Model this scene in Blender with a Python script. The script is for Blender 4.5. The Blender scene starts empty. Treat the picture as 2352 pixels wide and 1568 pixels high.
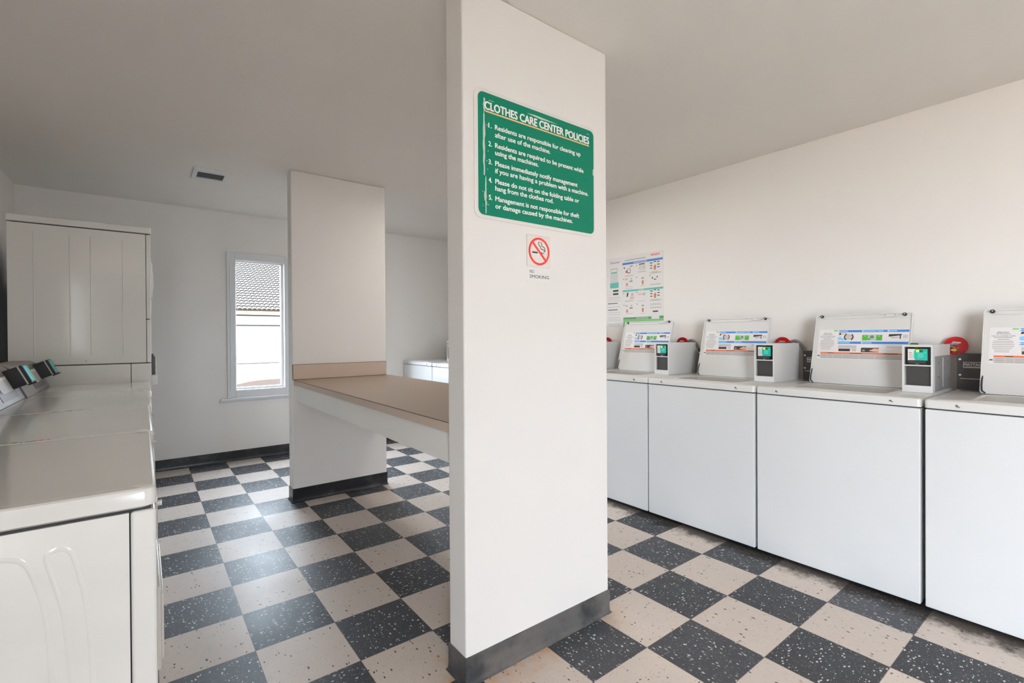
import bpy, bmesh, math, random
from mathutils import Vector, Matrix
random.seed(4)
V = Vector
COL = bpy.context.scene.collection
PI = math.pi

# ------------------------------------------------------------------ materials
def lin(c):
    out = []
    for v in c:
        v = v / 255.0
        out.append(v / 12.92 if v <= 0.04045 else ((v + 0.055) / 1.055) ** 2.4)
    return tuple(out) + (1.0,)

class NT:
    """small helper around a material's node tree"""
    def __init__(self, name):
        self.m = bpy.data.materials.new(name)
        self.m.use_nodes = True
        self.t = self.m.node_tree
        self.b = self.t.nodes['Principled BSDF']
    def n(self, typ, **kw):
        nd = self.t.nodes.new(typ)
        for k, v in kw.items():
            setattr(nd, k, v)
        return nd
    def l(self, a, b):
        self.t.links.new(a, b)
    def val(self, sock, v):
        if isinstance(v, bpy.types.NodeSocket):
            self.l(v, sock)
        else:
            sock.default_value = v
    def math(self, op, a, b=0.0, c=0.0):
        nd = self.n('ShaderNodeMath', operation=op)
        self.val(nd.inputs[0], a); self.val(nd.inputs[1], b); self.val(nd.inputs[2], c)
        return nd.outputs[0]
    def mix(self, f, a, b):
        nd = self.n('ShaderNodeMix', data_type='RGBA')
        self.val(nd.inputs[0], f); self.val(nd.inputs[6], a); self.val(nd.inputs[7], b)
        return nd.outputs[2]
    def ramp(self, v, lo, hi):
        nd = self.n('ShaderNodeMapRange', clamp=True)
        nd.interpolation_type = 'SMOOTHSTEP'
        self.val(nd.inputs[0], v)
        nd.inputs[1].default_value = lo; nd.inputs[2].default_value = hi
        return nd.outputs[0]
    def noise(self, vec, scale, detail=2.0, rough=0.5):
        nd = self.n('ShaderNodeTexNoise')
        nd.inputs['Scale'].default_value = scale
        nd.inputs['Detail'].default_value = detail
        nd.inputs['Roughness'].default_value = rough
        if vec is not None: self.l(vec, nd.inputs['Vector'])
        return nd.outputs['Fac']
    def bump(self, h, strength, dist=0.01):
        nd = self.n('ShaderNodeBump')
        nd.inputs['Strength'].default_value = strength
        nd.inputs['Distance'].default_value = dist
        self.l(h, nd.inputs['Height'])
        self.l(nd.outputs[0], self.b.inputs['Normal'])
    def pos(self):
        return self.n('ShaderNodeNewGeometry').outputs['Position']

def mat(name, rgb, rough=0.5, metal=0.0, spec=0.5, coat=0.0, var=0.0, vscale=6.0, emit=0.0, bump=0.0, bscale=200.0):
    k = NT(name)
    c = lin(rgb)
    k.b.inputs['Base Color'].default_value = c
    k.b.inputs['Roughness'].default_value = rough
    k.b.inputs['Metallic'].default_value = metal
    k.b.inputs['Specular IOR Level'].default_value = spec
    k.b.inputs['Coat Weight'].default_value = coat
    k.b.inputs['Coat Roughness'].default_value = 0.08
    if var:
        f = k.noise(k.pos(), vscale, 3.0)
        d = tuple(max(0, x * (1 - var)) for x in c[:3]) + (1,)
        k.l(k.mix(f, c, d), k.b.inputs['Base Color'])
    if bump:
        k.bump(k.noise(k.pos(), bscale, 2.0), bump, 0.002)
    if emit:
        k.b.inputs['Emission Color'].default_value = c
        k.b.inputs['Emission Strength'].default_value = emit
    return k.m

def wall_mat(name, rgb, bump=0.12):
    k = NT(name)
    p = k.pos()
    c = lin(rgb)
    d = tuple(x * 0.94 for x in c[:3]) + (1,)
    k.l(k.mix(k.noise(p, 1.6, 3.0), c, d), k.b.inputs['Base Color'])
    k.b.inputs['Roughness'].default_value = 0.55
    k.b.inputs['Specular IOR Level'].default_value = 0.3
    k.bump(k.noise(p, 55.0, 3.0, 0.6), bump, 0.004)
    return k

M = {}
M['wall'] = wall_mat('painted_wall', (238, 234, 230)).m
M['pier'] = wall_mat('painted_pier', (229, 225, 221), 0.06).m
M['ceiling'] = wall_mat('painted_ceiling', (236, 231, 225), 0.2).m

# left wall: same paint, near-black lower down at the far end, with tan specks
k = wall_mat('painted_wall_dark_area', (236, 230, 224))
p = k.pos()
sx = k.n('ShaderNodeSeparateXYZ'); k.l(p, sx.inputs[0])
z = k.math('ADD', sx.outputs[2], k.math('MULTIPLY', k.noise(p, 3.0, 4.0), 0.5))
dark_area = k.math('SUBTRACT', 1.0, k.ramp(z, 1.75, 2.35))
dark_area = k.math('MULTIPLY', dark_area, k.ramp(sx.outputs[1], -1.2, -0.8))
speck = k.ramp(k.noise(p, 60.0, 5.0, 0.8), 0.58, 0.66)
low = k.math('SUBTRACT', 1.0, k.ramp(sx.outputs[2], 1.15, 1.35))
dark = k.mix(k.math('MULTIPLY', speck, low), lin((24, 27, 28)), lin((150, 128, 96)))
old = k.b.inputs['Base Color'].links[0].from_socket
k.l(k.mix(dark_area, old, dark), k.b.inputs['Base Color'])
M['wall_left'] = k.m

M['enamel'] = mat('white_enamel', (219, 219, 219), 0.28, coat=0.3, var=0.03)
M['enamel_left'] = mat('cream_white_enamel', (226, 225, 221), 0.16, coat=0.5, var=0.03)
M['enamel_grey'] = mat('grey_white_enamel', (214, 212, 209), 0.3, coat=0.2)
M['payment_white'] = mat('payment_box_paint', (216, 215, 213), 0.35)
M['seam'] = mat('dark_gap_fill', (46, 48, 52), 0.7)  # dark fill standing in for shade in panel gaps; also colours the hinge
M['panel_dark'] = mat('charcoal_panel', (66, 62, 60), 0.4, metal=0.3)
M['black'] = mat('black_plastic', (22, 23, 25), 0.35)
M['charcoal'] = mat('charcoal_plate', (62, 61, 60), 0.45, var=0.15, vscale=40)
M['tub'] = mat('tub_beige_enamel', (176, 171, 163), 0.6)
M['side_metal'] = mat('bare_side_metal', (158, 157, 158), 0.42, metal=0.35)
M['steel'] = mat('brushed_steel', (168, 166, 163), 0.38, metal=0.85)
M['console'] = mat('taupe_grey_console', (138, 133, 129), 0.45, metal=0.1)
M['console_dark'] = mat('console_dark_face', (104, 98, 96), 0.45, metal=0.3)
M['chrome'] = mat('chrome', (215, 215, 218), 0.12, metal=1.0)
M['brass'] = mat('brass', (190, 150, 90), 0.3, metal=0.9)
M['red'] = mat('red_wheel_paint', (190, 16, 26), 0.3)
M['teal'] = mat('teal_print', (22, 178, 152), 0.35)
M['teal_band'] = mat('teal_band_print', (88, 178, 168), 0.5)
M['paper'] = mat('white_paper', (226, 223, 221), 0.6)
M['paper_grey'] = mat('grey_print', (190, 187, 186), 0.6)
M['print_line'] = mat('fine_print_grey', (150, 144, 142), 0.6)
M['print_dark'] = mat('dark_print', (52, 48, 48), 0.6)
M['blue'] = mat('blue_band_print', (62, 122, 200), 0.5)
M['lightblue'] = mat('light_blue_print', (138, 196, 232), 0.5)
M['lilac'] = mat('lilac_print', (120, 100, 170), 0.6)
M['green_pic'] = mat('leaf_green_print', (72, 168, 40), 0.5)
M['green_band'] = mat('green_band_print', (88, 150, 92), 0.5)
M['green_light'] = mat('light_green_print', (120, 190, 120), 0.5)
M['orange'] = mat('orange_warning_print', (222, 104, 58), 0.5)
M['skin'] = mat('hand_picture_print', (228, 180, 165), 0.6)
M['finger'] = mat('orange_hand_print', (205, 120, 90), 0.6)
M['redprint'] = mat('red_print', (214, 66, 52), 0.6)
M['led'] = mat('led_digits', (180, 240, 40), 0.4, emit=1.2)
M['led_dim'] = mat('led_off', (60, 84, 60), 0.3)
M['sign_green'] = mat('sign_green', (0, 116, 90), 0.5, spec=0.2, var=0.06, vscale=9)
M['sign_white'] = mat('sign_clear_white', (226, 220, 214), 0.25, coat=0.3)
M['letter'] = mat('sign_letter_white', (244, 242, 238), 0.4)
M['gold'] = mat('gold_rule', (222, 180, 118), 0.4)
M['scuff'] = mat('scuffed_pale', (204, 212, 204), 0.6, var=0.25, vscale=120)
M['nosmoke_red'] = mat('prohibition_red', (224, 44, 34), 0.4)
M['sign_black'] = mat('sign_black_print', (48, 44, 42), 0.5)
M['laminate'] = mat('tan_laminate', (163, 142, 124), 0.3, var=0.06, vscale=200)
M['laminate_edge'] = mat('tan_laminate_edge', (186, 168, 152), 0.4, var=0.04, vscale=150)
M['laminate_seam'] = mat('dark_laminate_seam', (84, 66, 56), 0.6)
M['splash'] = mat('backsplash_laminate', (196, 176, 160), 0.4, var=0.05, vscale=120)
M['apron'] = mat('white_apron_paint', (230, 227, 222), 0.5)
M['vent_dark'] = mat('vent_grille_grey', (92, 92, 94), 0.6)
M['window_paint'] = mat('window_white_paint', (222, 224, 226), 0.45)
M['hose'] = mat('grey_hose', (128, 124, 122), 0.5)
M['stucco'] = mat('white_stucco', (108, 106, 103), 1.0, spec=0)
M['garage_white'] = mat('white_garage_door', (104, 104, 104), 1.0, spec=0)
M['groove'] = mat('door_groove_grey', (52, 52, 52), 1.0, spec=0)
M['dark_bar'] = mat('dark_grey_bar', (30, 30, 31), 1.0, spec=0)
M['rooftile'] = mat('pale_clay_roof', (78, 73, 70), 1.0, spec=0)
M['roofdark'] = mat('roof_tile_end_shade', (24, 23, 22), 1.0, spec=0)  # near-black tile ends, the shadow under each tile put into colour
M['roofbrown'] = mat('roof_eave_brown', (34, 25, 17), 1.0, spec=0)
M['concrete'] = mat('pale_concrete', (226, 208, 188), 0.9, var=0.05)
M['gravel'] = mat('brown_gravel', (48, 40, 36), 1.0, spec=0, var=0.3, vscale=3)
M['oldgold'] = mat('green_scrap_print', (150, 200, 60), 0.5)

# black cove base: dusty vinyl
k = NT('black_cove_base')
p = k.pos()
f = k.ramp(k.noise(p, 7.0, 5.0, 0.65), 0.45, 0.7)
k.l(k.mix(f, lin((26, 28, 32)), lin((66, 65, 66))), k.b.inputs['Base Color'])
k.b.inputs['Roughness'].default_value = 0.32
M['base'] = k.m
k = NT('grey_cove_base')
p = k.pos()
f = k.ramp(k.noise(p, 5.0, 5.0, 0.65), 0.35, 0.6)
k.l(k.mix(f, lin((52, 54, 58)), lin((94, 92, 90))), k.b.inputs['Base Color'])
k.b.inputs['Roughness'].default_value = 0.4
M['base_grey'] = k.m

# glass
k = NT('window_glass')
tr = k.n('ShaderNodeBsdfTransparent'); gl = k.n('ShaderNodeBsdfGlossy')
tr.inputs[0].default_value = (0.95, 0.97, 0.98, 1)
gl.inputs['Roughness'].default_value = 0.02
mx = k.n('ShaderNodeMixShader'); mx.inputs[0].default_value = 0.06
k.l(tr.outputs[0], mx.inputs[1]); k.l(gl.outputs[0], mx.inputs[2])
k.l(mx.outputs[0], k.t.nodes['Material Output'].inputs[0])
M['glass'] = k.m

# checkered vinyl tile floor
def floor_material():
    k = NT('checkered_vinyl_tile')
    T = 0.3048
    p = k.pos()
    s = k.n('ShaderNodeSeparateXYZ'); k.l(p, s.inputs[0])
    ux = k.math('DIVIDE', s.outputs[0], T); uy = k.math('DIVIDE', s.outputs[1], T)
    ix = k.math('FLOOR', ux); iy = k.math('FLOOR', uy)
    par = k.math('FLOORED_MODULO', k.math('ADD', ix, iy), 2.0)      # 1 = light tile
    fx = k.math('ABSOLUTE', k.math('SUBTRACT', k.math('FRACT', ux), 0.5))
    fy = k.math('ABSOLUTE', k.math('SUBTRACT', k.math('FRACT', uy), 0.5))
    edge = k.ramp(k.math('MAXIMUM', fx, fy), 0.4935, 0.4975)
    cid = k.n('ShaderNodeCombineXYZ'); k.l(ix, cid.inputs[0]); k.l(iy, cid.inputs[1])
    wn = k.n('ShaderNodeTexWhiteNoise', noise_dimensions='3D'); k.l(cid.outputs[0], wn.inputs[0])
    rnd = wn.outputs['Value']
    flip = k.math('GREATER_THAN', rnd, 0.45)
    # per tile direction of the flecks
    a = k.n('ShaderNodeMix', data_type='FLOAT'); k.l(flip, a.inputs[0]); k.l(s.outputs[0], a.inputs[2]); k.l(s.outputs[1], a.inputs[3])
    b = k.n('ShaderNodeMix', data_type='FLOAT'); k.l(flip, b.inputs[0]); k.l(s.outputs[1], b.inputs[2]); k.l(s.outputs[0], b.inputs[3])
    def flecks(sx_, sy_, seed, keep, lo, hi):
        c = k.n('ShaderNodeCombineXYZ')
        k.l(k.math('MULTIPLY', a.outputs[0], sx_), c.inputs[0])
        k.l(k.math('MULTIPLY', b.outputs[0], sy_), c.inputs[1])
        k.l(k.math('ADD', k.math('MULTIPLY', rnd, 37.0), seed), c.inputs[2])
        v = k.n('ShaderNodeTexVoronoi', distance='MANHATTAN'); v.inputs['Scale'].default_value = 1.0
        nn = k.n('ShaderNodeTexNoise'); nn.inputs['Scale'].default_value = 2.3; nn.inputs['Detail'].default_value = 2.0
        k.l(c.outputs[0], nn.inputs['Vector'])
        vm = k.n('ShaderNodeVectorMath', operation='MULTIPLY_ADD'); k.l(nn.outputs['Color'], vm.inputs[0])
        vm.inputs[1].default_value = (0.75, 0.75, 0.0); k.l(c.outputs[0], vm.inputs[2])
        k.l(vm.outputs[0], v.inputs['Vector'])
        sc = k.n('ShaderNodeSeparateColor'); k.l(v.outputs['Color'], sc.inputs[0])
        on = k.math('GREATER_THAN', sc.outputs[0], 1 - keep)
        size = k.math('MULTIPLY', sc.outputs[1], hi - lo)
        thr = k.math('ADD', size, lo)
        d = k.math('SUBTRACT', thr, v.outputs['Distance'])
        return k.math('MULTIPLY', on, k.ramp(d, 0.0, 0.06))
    big = flecks(62, 112, 0.0, 0.50, 0.14, 0.60)
    small = flecks(130, 200, 5.0, 0.55, 0.14, 0.60)
    lbig = flecks(46, 92, 11.0, 0.26, 0.12, 0.50)
    lsmall = flecks(75, 190, 19.0, 0.50, 0.16, 0.62)
    m1 = k.noise(p, 14.0, 5.0, 0.7); m2 = k.noise(p, 2.2, 3.0)
    tone = k.math('ADD', k.math('MULTIPLY', m1, 0.6), k.math('MULTIPLY', rnd, 0.5))
    dark = k.mix(tone, lin((30, 32, 36)), lin((78, 80, 86)))
    dark = k.mix(k.math('MULTIPLY', small, 0.45), dark, lin((150, 155, 160)))
    dark = k.mix(big, dark, lin((205, 206, 204)))
    light = k.mix(tone, lin((214, 202, 192)), lin((196, 184, 175)))
    light = k.mix(k.math('MULTIPLY', lsmall, 0.34), light, lin((140, 128, 122)))
    light = k.mix(lbig, light, lin((58, 50, 50)))
    col = k.mix(par, dark, light)
    col = k.mix(k.math('MULTIPLY', edge, 0.75), col, lin((92, 74, 64)))
    # dirt along the washer fronts
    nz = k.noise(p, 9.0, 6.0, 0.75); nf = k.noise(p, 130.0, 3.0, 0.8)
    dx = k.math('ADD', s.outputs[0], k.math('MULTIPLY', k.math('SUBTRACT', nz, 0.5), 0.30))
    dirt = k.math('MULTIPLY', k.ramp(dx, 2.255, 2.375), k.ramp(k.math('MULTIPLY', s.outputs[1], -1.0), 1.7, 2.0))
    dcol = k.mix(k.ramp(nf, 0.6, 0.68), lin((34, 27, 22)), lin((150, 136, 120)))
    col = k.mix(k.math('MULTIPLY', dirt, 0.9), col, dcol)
    # rusty wax build-up round the near pier
    qx = k.math('MAXIMUM', k.math('SUBTRACT', k.math('ABSOLUTE', k.math('SUBTRACT', s.outputs[0], 0.915)), 0.37), 0.0)
    qy = k.math('MAXIMUM', k.math('SUBTRACT', k.math('ABSOLUTE', k.math('SUBTRACT', s.outputs[1], -3.657)), 0.06), 0.0)
    dd = k.math('ADD', k.math('ADD', qx, qy), k.math('MULTIPLY', k.math('SUBTRACT', nz, 0.5), 0.2))
    rust = k.math('SUBTRACT', 1.0, k.ramp(dd, 0.0, 0.15))
    rust = k.math('MULTIPLY', rust, k.math('MULTIPLY', par, k.ramp(k.noise(p, 16.0, 5.0, 0.7), 0.35, 0.75)))
    col = k.mix(rust, col, lin((200, 160, 124)))
    k.l(col, k.b.inputs['Base Color'])
    r = k.math('ADD', 0.34, k.math('MULTIPLY', m2, 0.22))
    r = k.math('ADD', r, k.math('MULTIPLY', dirt, 0.4))
    k.l(r, k.b.inputs['Roughness'])
    k.b.inputs['Specular IOR Level'].default_value = 0.38
    k.bump(k.math('SUBTRACT', k.noise(p, 3.2, 2.0), k.math('MULTIPLY', edge, 0.25)), 0.12, 0.012)
    return k.m
M['floor'] = floor_material()

# ------------------------------------------------------------------ mesh building
class Frame:
    def __init__(self, o, r, u):
        self.o = V(o); self.r = V(r).normalized(); self.u = V(u).normalized(); self.n = self.r.cross(self.u)
    def __call__(self, a, b, c=0.0):
        return self.o + self.r * a + self.u * b + self.n * c

_text_cache = {}
def text_geo(s, bold=0.0):
    key = (s, bold)
    if key not in _text_cache:
        cu = bpy.data.curves.new('lettering', 'FONT')
        cu.body = s; cu.offset = bold; cu.resolution_u = 3; cu.extrude = 0.0
        ob = bpy.data.objects.new('lettering', cu); COL.objects.link(ob)
        dg = bpy.context.evaluated_depsgraph_get()
        me = bpy.data.meshes.new_from_object(ob.evaluated_get(dg))
        vs = [tuple(v.co) for v in me.vertices]; fs = [tuple(q.vertices) for q in me.polygons]
        bpy.data.objects.remove(ob); bpy.data.curves.remove(cu); bpy.data.meshes.remove(me)
        _text_cache[key] = (vs, fs)
    return _text_cache[key]

class MB:
    def __init__(self):
        self.v = []; self.f = []; self.mi = []; self.mats = []
    def m(self, name):
        if name not in self.mats: self.mats.append(name)
        return self.mats.index(name)
    def add(self, vs, fs, mt):
        b = len(self.v); i = self.m(mt)
        self.v += [tuple(x) for x in vs]
        for f in fs:
            self.f.append(tuple(b + q for q in f)); self.mi.append(i)
        return self
    def box(self, x0, x1, y0, y1, z0, z1, mt):
        x0, x1 = sorted((x0, x1)); y0, y1 = sorted((y0, y1)); z0, z1 = sorted((z0, z1))
        vs = [(x0, y0, z0), (x1, y0, z0), (x1, y1, z0), (x0, y1, z0), (x0, y0, z1), (x1, y0, z1), (x1, y1, z1), (x0, y1, z1)]
        return self.add(vs, [(0, 3, 2, 1), (4, 5, 6, 7), (0, 1, 5, 4), (1, 2, 6, 5), (2, 3, 7, 6), (3, 0, 4, 7)], mt)
    def prism(self, poly, fr, d0, d1, mt):
        n = len(poly)
        vs = [fr(a, b, d0) for a, b in poly] + [fr(a, b, d1) for a, b in poly]
        fs = [tuple(range(n - 1, -1, -1)), tuple(range(n, 2 * n))]
        fs += [(i, (i + 1) % n, n + (i + 1) % n, n + i) for i in range(n)]
        return self.add(vs, fs, mt)
    def rect(self, fr, a0, a1, b0, b1, mt, d0=0.0, d1=0.0006, r=0.0):
        if r: return self.prism(rrect(a0, a1, b0, b1, r), fr, d0, d1, mt)
        return self.prism([(a0, b0), (a1, b0), (a1, b1), (a0, b1)], fr, d0, d1, mt)
    def quadp(self, fr, pts, mt, d1=0.0006, d0=0.0):
        return self.prism(pts, fr, d0, d1, mt)
    def tube(self, pts, r, mt, n=10, caps=True, ref=None):
        pts = [V(q) for q in pts]
        rings = []
        up = V((0, 0, 1))
        for i, q in enumerate(pts):
            d = (pts[min(i + 1, len(pts) - 1)] - pts[max(i - 1, 0)]).normalized()
            a = V(ref) if ref else (up if abs(d.dot(up)) < 0.95 else V((1, 0, 0)))
            x = d.cross(a).normalized(); y = d.cross(x).normalized()
            rr = r[i] if isinstance(r, (list, tuple)) else r
            rings.append([q + x * (rr * math.cos(2 * PI * j / n)) + y * (rr * math.sin(2 * PI * j / n)) for j in range(n)])
        vs = [v for rg in rings for v in rg]; fs = []
        for i in range(len(rings) - 1):
            for j in range(n):
                fs.append((i * n + j, i * n + (j + 1) % n, (i + 1) * n + (j + 1) % n, (i + 1) * n + j))
        if caps:
            fs.append(tuple(range(n - 1, -1, -1))); fs.append(tuple((len(rings) - 1) * n + j for j in range(n)))
        return self.add(vs, fs, mt)
    def disc(self, fr, a, b, r, mt, d0=0.0, d1=0.0006, n=28):
        return self.prism([(a + r * math.cos(2 * PI * i / n), b + r * math.sin(2 * PI * i / n)) for i in range(n)], fr, d0, d1, mt)
    def ring(self, fr, a, b, r0, r1, mt, d0=0.0, d1=0.0006, n=48, t0=0.0, t1=2 * PI, sx=1.0):
        full = abs(t1 - t0 - 2 * PI) < 1e-6
        m_ = n if full else n + 1
        vs = []
        for i in range(m_):
            t = t0 + (t1 - t0) * i / n
            c, s_ = math.cos(t), math.sin(t)
            for rr, dd in ((r0, d0), (r1, d0), (r1, d1), (r0, d1)):
                vs.append(fr(a + rr * c * sx, b + rr * s_, dd))
        fs = []
        for i in range(n):
            p0 = i * 4; p1 = ((i + 1) % m_) * 4
            for j in range(4):
                q = (j + 1) % 4
                fs.append((p0 + j, p0 + q, p1 + q, p1 + j))
        if not full:
            fs.append((0, 3, 2, 1)); e = (m_ - 1) * 4; fs.append((e, e + 1, e + 2, e + 3))
        return self.add(vs, fs, mt)
    def text(self, s, fr, a0, a1, base, cap, mt, d=0.001, bold=0.0):
        """flat lettering from a0 to a1 with its baseline and capital height"""
        vs, fs = text_geo(s)
        if not vs: return self
        x0 = min(v[0] for v in vs); x1 = max(v[0] for v in vs)
        kx = (a1 - a0) / (x1 - x0); ky = cap / 0.69
        w_ = bold * cap
        a0 += w_; kx = (a1 - a0 - w_) / (x1 - x0)
        for i, (p_, q_) in enumerate(((0, 0), (-1, 0), (1, 0), (0, -.7), (0, .7)) if bold else ((0, 0),)):
            self.add([fr(a0 + p_ * w_ + (v[0] - x0) * kx, base + q_ * w_ + v[1] * ky, d + i * 2e-5) for v in vs], fs, mt)
        return self
    def build(self, name, parent=None, bevel=0.0, seg=2, recalc=True, smooth=True, loc=None):
        me = bpy.data.meshes.new(name)
        me.from_pydata(self.v, [], self.f)
        for n_ in self.mats: me.materials.append(M[n_])
        me.polygons.foreach_set('material_index', self.mi)
        if recalc:
            bm = bmesh.new(); bm.from_mesh(me)
            bmesh.ops.recalc_face_normals(bm, faces=bm.faces)
            bm.to_mesh(me); bm.free()
        if smooth:
            me.polygons.foreach_set('use_smooth', [True] * len(me.polygons))
            me.set_sharp_from_angle(angle=math.radians(32))
        me.update()
        o = bpy.data.objects.new(name, me); COL.objects.link(o)
        if parent is not None: o.parent = parent
        if loc is not None: o.location = loc
        if bevel:
            b = o.modifiers.new('soft edges', 'BEVEL')
            b.width = bevel; b.segments = seg; b.limit_method = 'ANGLE'; b.angle_limit = math.radians(40)
            b.harden_normals = True
        return o

def smooth_path(p, n=5):
    """Catmull-Rom curve through 2-D points"""
    out = []
    for i in range(len(p) - 1):
        a, b, c, d = p[max(i - 1, 0)], p[i], p[i + 1], p[min(i + 2, len(p) - 1)]
        for j in range(n):
            t = j / n
            out.append(tuple(0.5 * (2 * b[k] + (c[k] - a[k]) * t + (2 * a[k] - 5 * b[k] + 4 * c[k] - d[k]) * t * t + (3 * b[k] - a[k] - 3 * c[k] + d[k]) * t ** 3) for k in (0, 1)))
    return out + [p[-1]]

def rrect(a0, a1, b0, b1, r, n=5):
    out = []
    for cx, cy, t in ((a1 - r, b1 - r, 0), (a0 + r, b1 - r, 90), (a0 + r, b0 + r, 180), (a1 - r, b0 + r, 270)):
        for i in range(n + 1):
            g = math.radians(t + 90 * i / n)
            out.append((cx + r * math.cos(g), cy + r * math.sin(g)))
    return out

def tag(o, label, cat, group=None, kind=None):
    if label: o['label'] = label
    if cat: o['category'] = cat
    if group: o['group'] = group
    if kind: o['kind'] = kind
    return o
def thing(name, label, cat, loc=(0, 0, 0), group=None):
    o = bpy.data.objects.new(name, None); COL.objects.link(o)
    o.empty_display_size = 0.1
    o.location = loc
    return tag(o, label, cat, group)
def struct(o, label=None, cat=None):
    o['kind'] = 'structure'
    if label: o['label'] = label
    if cat: o['category'] = cat
    return o

KIDS = {}
def copy_tree(o, parent=None):
    c = o.copy(); COL.objects.link(c)
    if parent is not None: c.parent = parent
    for ch in KIDS.get(o.name, ()):
        copy_tree(bpy.data.objects[ch], c)
    return c
def index_kids():
    KIDS.clear()
    for o in COL.objects:
        if o.parent: KIDS.setdefault(o.parent.name, []).append(o.name)

# ------------------------------------------------------------------ room
XL, XR = -1.145, 3.08
YF, YB = 0.27, -13.0
H = 2.45
WT = 0.12

struct(MB().box(XL - WT, XR + WT, YB - WT, YF + WT, -0.1, 0.0, 'floor').build('floor'), 'floor of black and cream speckled vinyl tiles in a checkerboard', 'floor')
struct(MB().box(XL - WT, XR + WT, YB - WT, YF + WT, H, H + 0.12, 'ceiling').build('ceiling'), 'plain textured off-white ceiling', 'ceiling')
struct(MB().box(XR, XR + WT, YB - WT, YF + WT, 0, H, 'wall').build('wall_right'), 'long off-white wall behind the row of open washers', 'wall')
EY0, EY1 = -8.0, -6.45          # unseen side opening behind the viewer, added to let daylight in
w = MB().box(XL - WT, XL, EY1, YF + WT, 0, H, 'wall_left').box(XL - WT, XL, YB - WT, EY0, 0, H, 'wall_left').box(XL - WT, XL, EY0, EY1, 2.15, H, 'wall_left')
struct(w.build('wall_left', smooth=False), 'off-white wall behind the dryers with a dark speckled area near its far end', 'wall')
# far wall with the window opening
WX0, WX1, WZ0, WZ1 = 0.40, 0.85, 0.70, 1.99
w = MB()
WS = 0.86                      # offset of the second window, added unseen for more daylight
w.box(XL, WX0, YF, YF + WT, 0, H, 'wall'); w.box(WX1, WX0 + WS, YF, YF + WT, 0, H, 'wall'); w.box(WX1 + WS, XR, YF, YF + WT, 0, H, 'wall')
for q in (0, WS):
    w.box(WX0 + q, WX1 + q, YF, YF + WT, 0, WZ0, 'wall'); w.box(WX0 + q, WX1 + q, YF, YF + WT, WZ1, H, 'wall')
struct(w.build('wall_far', smooth=False), 'far off-white wall with the narrow window', 'wall')
# back wall with the wide entrance opening
DX0, DX1, DZ1 = 1.0, 1.6, 2.1
w = MB()
w.box(XL, DX0, YB - WT, YB, 0, H, 'wall'); w.box(DX1, XR, YB - WT, YB, 0, H, 'wall'); w.box(DX0, DX1, YB - WT, YB, DZ1, H, 'wall')
struct(w.build('wall_back', smooth=False), 'off-white wall with the entrance behind the viewer', 'wall')
w = MB()
w.box(DX0, DX0 + 0.04, YB - WT - .01, YB + .01, 0, DZ1, 'window_paint'); w.box(DX1 - 0.04, DX1, YB - WT - .01, YB + .01, 0, DZ1, 'window_paint')
w.box(DX0 + .04, DX1 - .04, YB - WT - .01, YB + .01, DZ1 - .04, DZ1, 'window_paint')
struct(w.build('door_1', smooth=False), 'white painted frame of the open entrance', 'door frame')

# two piers that carry the folding table
PX0, PX1 = 0.545, 1.288
struct(MB().box(PX0, PX1, -3.712, -3.600, 0, H, 'pier').build('wall_center_near', bevel=0.008, seg=3), 'near white pier carrying the green policy sign', 'pier')
struct(MB().box(PX0 - .008, PX1 - .02, -1.372, -1.262, 0, H, 'pier').build('wall_center_far', bevel=0.008, seg=3), 'far off-white pier at the back end of the folding table', 'pier')

def cove(name, path, mt, closed=False, label=None, h=0.1016):
    """cove base with a small toe, swept round a horizontal path; the room is on the path's right"""
    prof = [(0.0, 0.0), (0.011, 0.0), (0.011, 0.0025), (0.0065, 0.006), (0.004, 0.013), (0.0032, 0.03), (0.0032, h - 0.001), (0.002, h), (0.0, h)]
    pts = [V((a, b, 0)) for a, b in path]
    n = len(pts); b = MB(); rings = []
    for i in range(n):
        if closed:
            d0 = (pts[i] - pts[i - 1]).normalized(); d1 = (pts[(i + 1) % n] - pts[i]).normalized()
        else:
            d0 = (pts[i] - pts[i - 1]).normalized() if i else (pts[1] - pts[0]).normalized()
            d1 = (pts[i + 1] - pts[i]).normalized() if i < n - 1 else d0
        n0 = V((d0.y, -d0.x, 0)); n1 = V((d1.y, -d1.x, 0))
        mm = (n0 + n1).normalized(); kk = 1.0 / max(0.3, mm.dot(n0))
        rings.append([pts[i] + mm * (o_ * kk) + V((0, 0, z_)) for o_, z_ in prof])
    m_ = len(prof); vs = [v for r_ in rings for v in r_]; fs = []
    for i in range(n if closed else n - 1):
        a = i * m_; c = ((i + 1) % n) * m_
        for j in range(m_):
            q = (j + 1) % m_
            fs.append((a + j, a + q, c + q, c + j))
    if not closed:
        fs.append(tuple(range(m_))); fs.append(tuple((n - 1) * m_ + j for j in range(m_ - 1, -1, -1)))
    b.add(vs, fs, mt)
    return struct(b.build(name), label, 'baseboard')
def ccw(x0, x1, y0, y1):
    return [(x0, y0), (x1, y0), (x1, y1), (x0, y1)]
cove('baseboard_center_near', ccw(PX0, PX1, -3.712, -3.600), 'base_grey', True, 'scuffed grey-black cove base round the near pier')
cove('baseboard_center_far', ccw(PX0 - .008, PX1 - .02, -1.372, -1.262), 'base', True, 'black cove base round the far pier')
cove('baseboard_far', [(2.18, YF), (XL, YF)][::-1], 'base', False, 'black cove base along the far wall under the window')
cove('baseboard_left', [(XL, -6.4), (XL, -4.3)], 'base', False, 'black cove base on the wall behind the viewer side')

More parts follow.
